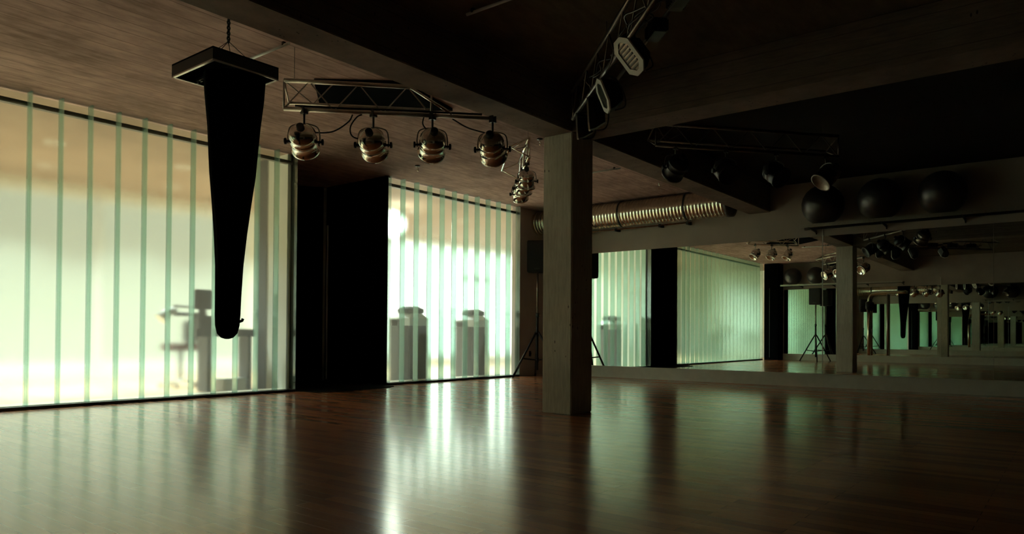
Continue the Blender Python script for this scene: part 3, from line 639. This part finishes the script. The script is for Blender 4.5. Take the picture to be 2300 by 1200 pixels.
# ================================================================ loudspeakers on tripods
def speaker_stand(x, y, h, a0, label):
    t = thing('speaker_stand', label, 'speaker stand', (x, y, 0), 'speaker stands')
    MB().tube([(0, 0, 0.12), (0, 0, 1.12)], 0.024, n=14).build('lower_pole', M['black_paint'], t)
    MB().tube([(0, 0, 1.10), (0, 0, h)], 0.018, n=14).build('upper_pole', M['alu_dark'], t)
    for z, nm in ((1.10, 'collar'), (0.78, 'hub'), (0.30, 'lower_hub')):
        MB().lathe([(z-0.035, 0.0), (z-0.035, 0.032), (z+0.035, 0.032), (z+0.035, 0.0)], None, None, 16, cap=False).build(nm, M['black_plastic'], t)
    MB().tube([(0.03, 0, 1.10), (0.075, 0, 1.10)], [0.008, 0.014], n=10).build('knob', M['chrome'], t)
    for k in range(3):
        a = a0 + k*2*math.pi/3; c, s_ = math.cos(a), math.sin(a)
        l = MB(); l.tube([(c*0.03, s_*0.03, 0.79), (c*0.49, s_*0.49, 0.03)], 0.019, n=10)
        lg = l.build('leg', M['black_paint'], t)
        MB().tube([(c*0.475, s_*0.475, 0.052), (c*0.505, s_*0.505, 0.0)], [0.017, 0.019], n=10).build('rubber_foot', M['rubber'], lg)
        MB().tube([(c*0.03, s_*0.03, 0.30), (c*0.30, s_*0.30, 0.33)], 0.012, n=8).build('brace', M['black_paint'], t)
    return t
def speaker(x, y, z, rz, label, w_=0.36, h=0.56, d=0.30):
    t = thing('loudspeaker', label, 'loudspeaker', (x, y, z), 'loudspeakers on stands'); t.rotation_euler.z = rz
    a = w_/2; b = MB(); pts = [(-a, 0), (a, 0), (a*0.99, 0.18), (a*0.62, d), (-a*0.62, d), (-a*0.99, 0.18)]
    b.prism([(p[0], p[1]-0.13) for p in pts], 0.0, h)
    bmesh.ops.bevel(b.bm, geom=list(b.bm.edges), offset=0.012, segments=2, affect='EDGES')
    b.build('cabinet', M['black_plastic'], t)
    MB().box(-a+0.02, a-0.02, -0.142, -0.128, 0.03, h-0.03, None, None, 0.005).build('grille', M['charcoal'], t)
    MB().box(-0.05, 0.05, -0.146, -0.141, 0.045, 0.07).build('badge', M['grey_metal'], t)
    MB().box(-0.06, 0.06, d-0.135, d-0.12, h*0.55, h*0.62).build('handle', M['black_paint'], t)
    return t
speaker_stand(10.28, 7.63, 1.86, math.radians(160), 'black tripod stand carrying a loudspeaker in the corner behind the column')
speaker(10.28, 7.63, 1.86, math.radians(-58), 'black loudspeaker on a tripod in the corner by the dark wall')
speaker_stand(-0.55, 6.35, 1.72, math.radians(100), 'black tripod stand seen in the mirror, before the far reflected glass')
speaker(-0.55, 6.35, 1.72, math.radians(90), 'black loudspeaker on a tripod seen in the mirror', 0.34, 0.5)
t = thing('wall_socket', 'small black wall socket behind the tripod legs', 'socket', (10.55, YG, 0.40))
MB().box(-0.03, 0.03, -0.012, 0.0, -0.05, 0.05, None, None, 0.004).build('plate', M['black_plastic'], t)
MB().lathe([(0, 0.0), (0, 0.022), (0.012, 0.02), (0.012, 0.0)], None, Matrix.Translation((0, -0.012, 0)) @ Matrix.Rotation(math.pi/2, 4, 'X'), 16, cap=False).build('plug', M['rubber'], t)

# ================================================================ lobby behind the glass
for dx, dy in FILL:  # rims for the added fill lamps
    i_ = FILL.index((dx, dy))
    t = thing('recessed_downlight', 'small recessed downlight in the lobby ceiling, blurred behind the glass', 'downlight', (dx, dy, ZC), 'lobby downlights')
    MB().lathe([(0.0, 0.085), (-0.006, 0.085), (-0.006, 0.10), (0.0, 0.105)], None, None, 24, cap=False).build('rim', M['white_gloss'], t)
# pendant globe
t = thing('pendant_lamp', 'glowing round lamp behind the top left corner of the bright glass wall', 'pendant lamp', (8.72, 9.75, 0))
MB().lathe([(2.50+0.22-0.22*math.cos(math.pi*i/16), max(0.0001, 0.22*math.sin(math.pi*i/16))) for i in range(17)], None, None, 24).build('globe', M['lamp_lit'], t)
MB().tube([(0, 0, 2.93), (0, 0, ZC)], 0.02).build('stem', M['steel'], t)
# desk with monitor
t = thing('reception_desk', 'grey desk with a dark top blurred behind the left glass wall', 'desk', (5.02, 8.80, 0))
MB().box(-0.46, 0.33, -0.16, 0.16, 0.70, 0.80).build('desk_top', M['charcoal'], t)
MB().box(-0.30, -0.24, -0.12, 0.12, 0.0, 0.70).build('side_panel', M['grey_metal'], t)
MB().box(0.26, 0.32, -0.12, 0.12, 0.0, 0.70).build('side_panel', M['grey_metal'], t)
t = thing('monitor', 'dark square monitor on its base on the desk behind the left glass', 'monitor', (4.66, 8.70, 0.80))
MB().box(-0.11, 0.11, -0.04, 0.02, 0.24, 0.49, None, None, 0.01).build('screen', M['charcoal'], t)
MB().box(-0.09, 0.10, -0.10, 0.10, 0.0, 0.16, None, None, 0.01).build('base_unit', M['charcoal'], t)
MB().box(-0.03, 0.03, 0.0, 0.04, 0.15, 0.28).build('neck', M['charcoal'], t)
t = thing('desk_lamp', 'low jointed lamp reaching left from the desk behind the glass', 'lamp', (4.80, 8.90, 0.80))
MB().tube([(0.0, 0, 0.0), (0.0, 0, 0.27)], 0.02).build('stem', M['charcoal'], t)
MB().tube([(0.02, 0, 0.18), (-0.40, 0, 0.18)], 0.024).build('lower_arm', M['charcoal'], t)
MB().tube([(0.02, 0, 0.26), (-0.40, 0, 0.28)], 0.014).build('upper_arm', M['charcoal'], t)
MB().tube([(-0.38, 0, 0.23), (-0.46, 0, 0.21), (-0.56, 0, 0.11)], [0.04, 0.05, 0.08], n=16).build('lamp_head', M['white_gloss'], t)
t = thing('office_chair', 'dark red office chair blurred left of the desk behind the glass', 'chair', (4.92, 9.75, 0))
MB().box(-0.20, 0.20, -0.20, 0.20, 0.50, 0.60, None, None, 0.03).build('seat', M['oxblood'], t)
MB().box(0.10, 0.17, -0.18, 0.18, 0.60, 0.92, None, None, 0.03).build('backrest', M['charcoal'], t)
MB().tube([(0, 0, 0.08), (0, 0, 0.50)], 0.025).build('gas_column', M['grey_metal'], t)
for k in range(5):
    a = k*2*math.pi/5+0.3
    lg = MB().tube([(0, 0, 0.10), (0.24*math.cos(a), 0.24*math.sin(a), 0.06)], [0.025, 0.016]).build('leg', M['white_gloss'], t)
    MB().tube([(0.24*math.cos(a)-0.012, 0.24*math.sin(a), 0.028), (0.24*math.cos(a)+0.012, 0.24*math.sin(a), 0.028)], 0.027, n=12).build('castor', M['rubber'], lg)
t = thing('floor_box', 'low white box on the lobby floor under the desk', 'box', (5.06, 8.72, 0))
MB().box(-0.16, 0.16, -0.12, 0.12, 0.0, 0.13, None, None, 0.015).build('body', M['white_gloss'], t)
MB().box(-0.17, 0.17, -0.13, 0.13, 0.13, 0.16, None, None, 0.01).build('lid', M['white_gloss'], t)
# two hooded cabinets
for k, (x, y, l) in enumerate(((8.02, 8.45, 'dark hooded cabinet behind the bright glass, nearer the black curtain'), (9.52, 8.45, 'dark hooded cabinet behind the bright glass, nearer the loudspeaker'))):
    t = thing('hooded_cabinet', l, 'cabinet', (x, y, 0), 'hooded cabinets in the lobby')
    MB().box(-0.20, 0.20, -0.15, 0.20, 0.04, 0.88).build('body', M['slate'], t)
    MB().prism([(-0.30, 0.0), (-0.205, -0.12), (-0.205, 0.2), (-0.30, 0.2)], 0.0, 0.98).build('side_panel', M['grey_metal'], t)
    MB().prism([(0.205, -0.12), (0.26, 0.0), (0.26, 0.2), (0.205, 0.2)], 0.0, 0.98).build('side_panel', M['grey_metal'], t)
    MB().ring_surface([[(a*q, b*q, z) for a, b in ((-0.20, -0.15), (0.20, -0.15), (0.26, 0.02), (0.26, 0.2), (-0.30, 0.2), (-0.30, 0.02))] for z, q in ((0.881, 1.0), (1.00, 1.0), (1.08, 0.62))], smooth=False).build('hood', M['white_gloss'], t)
    MB().ring_surface([[(a*q, b*q+0.02, z) for a, b in ((-0.2, -0.12), (0.16, -0.12), (0.16, 0.12), (-0.2, 0.12))] for z, q in ((1.081, 1.0), (1.15, 1.0), (1.19, 0.55))], smooth=False).build('top_cap', M['slate'], t)
    MB().box(-0.22, 0.24, -0.16, 0.2, 0.0, 0.035).build('plinth', M['black_paint'], t)
t = thing('wall_rail', 'short grey rail on a post behind the right part of the bright glass', 'rail', (11.2, 9.9, 0))
MB().box(-0.42, 0.42, -0.02, 0.02, 1.86, 1.93).build('bar', M['grey_metal'], t)
MB().tube([(0.40, 0.0, 0.0), (0.40, 0.0, 1.86)], 0.014).build('post', M['white_gloss'], t)
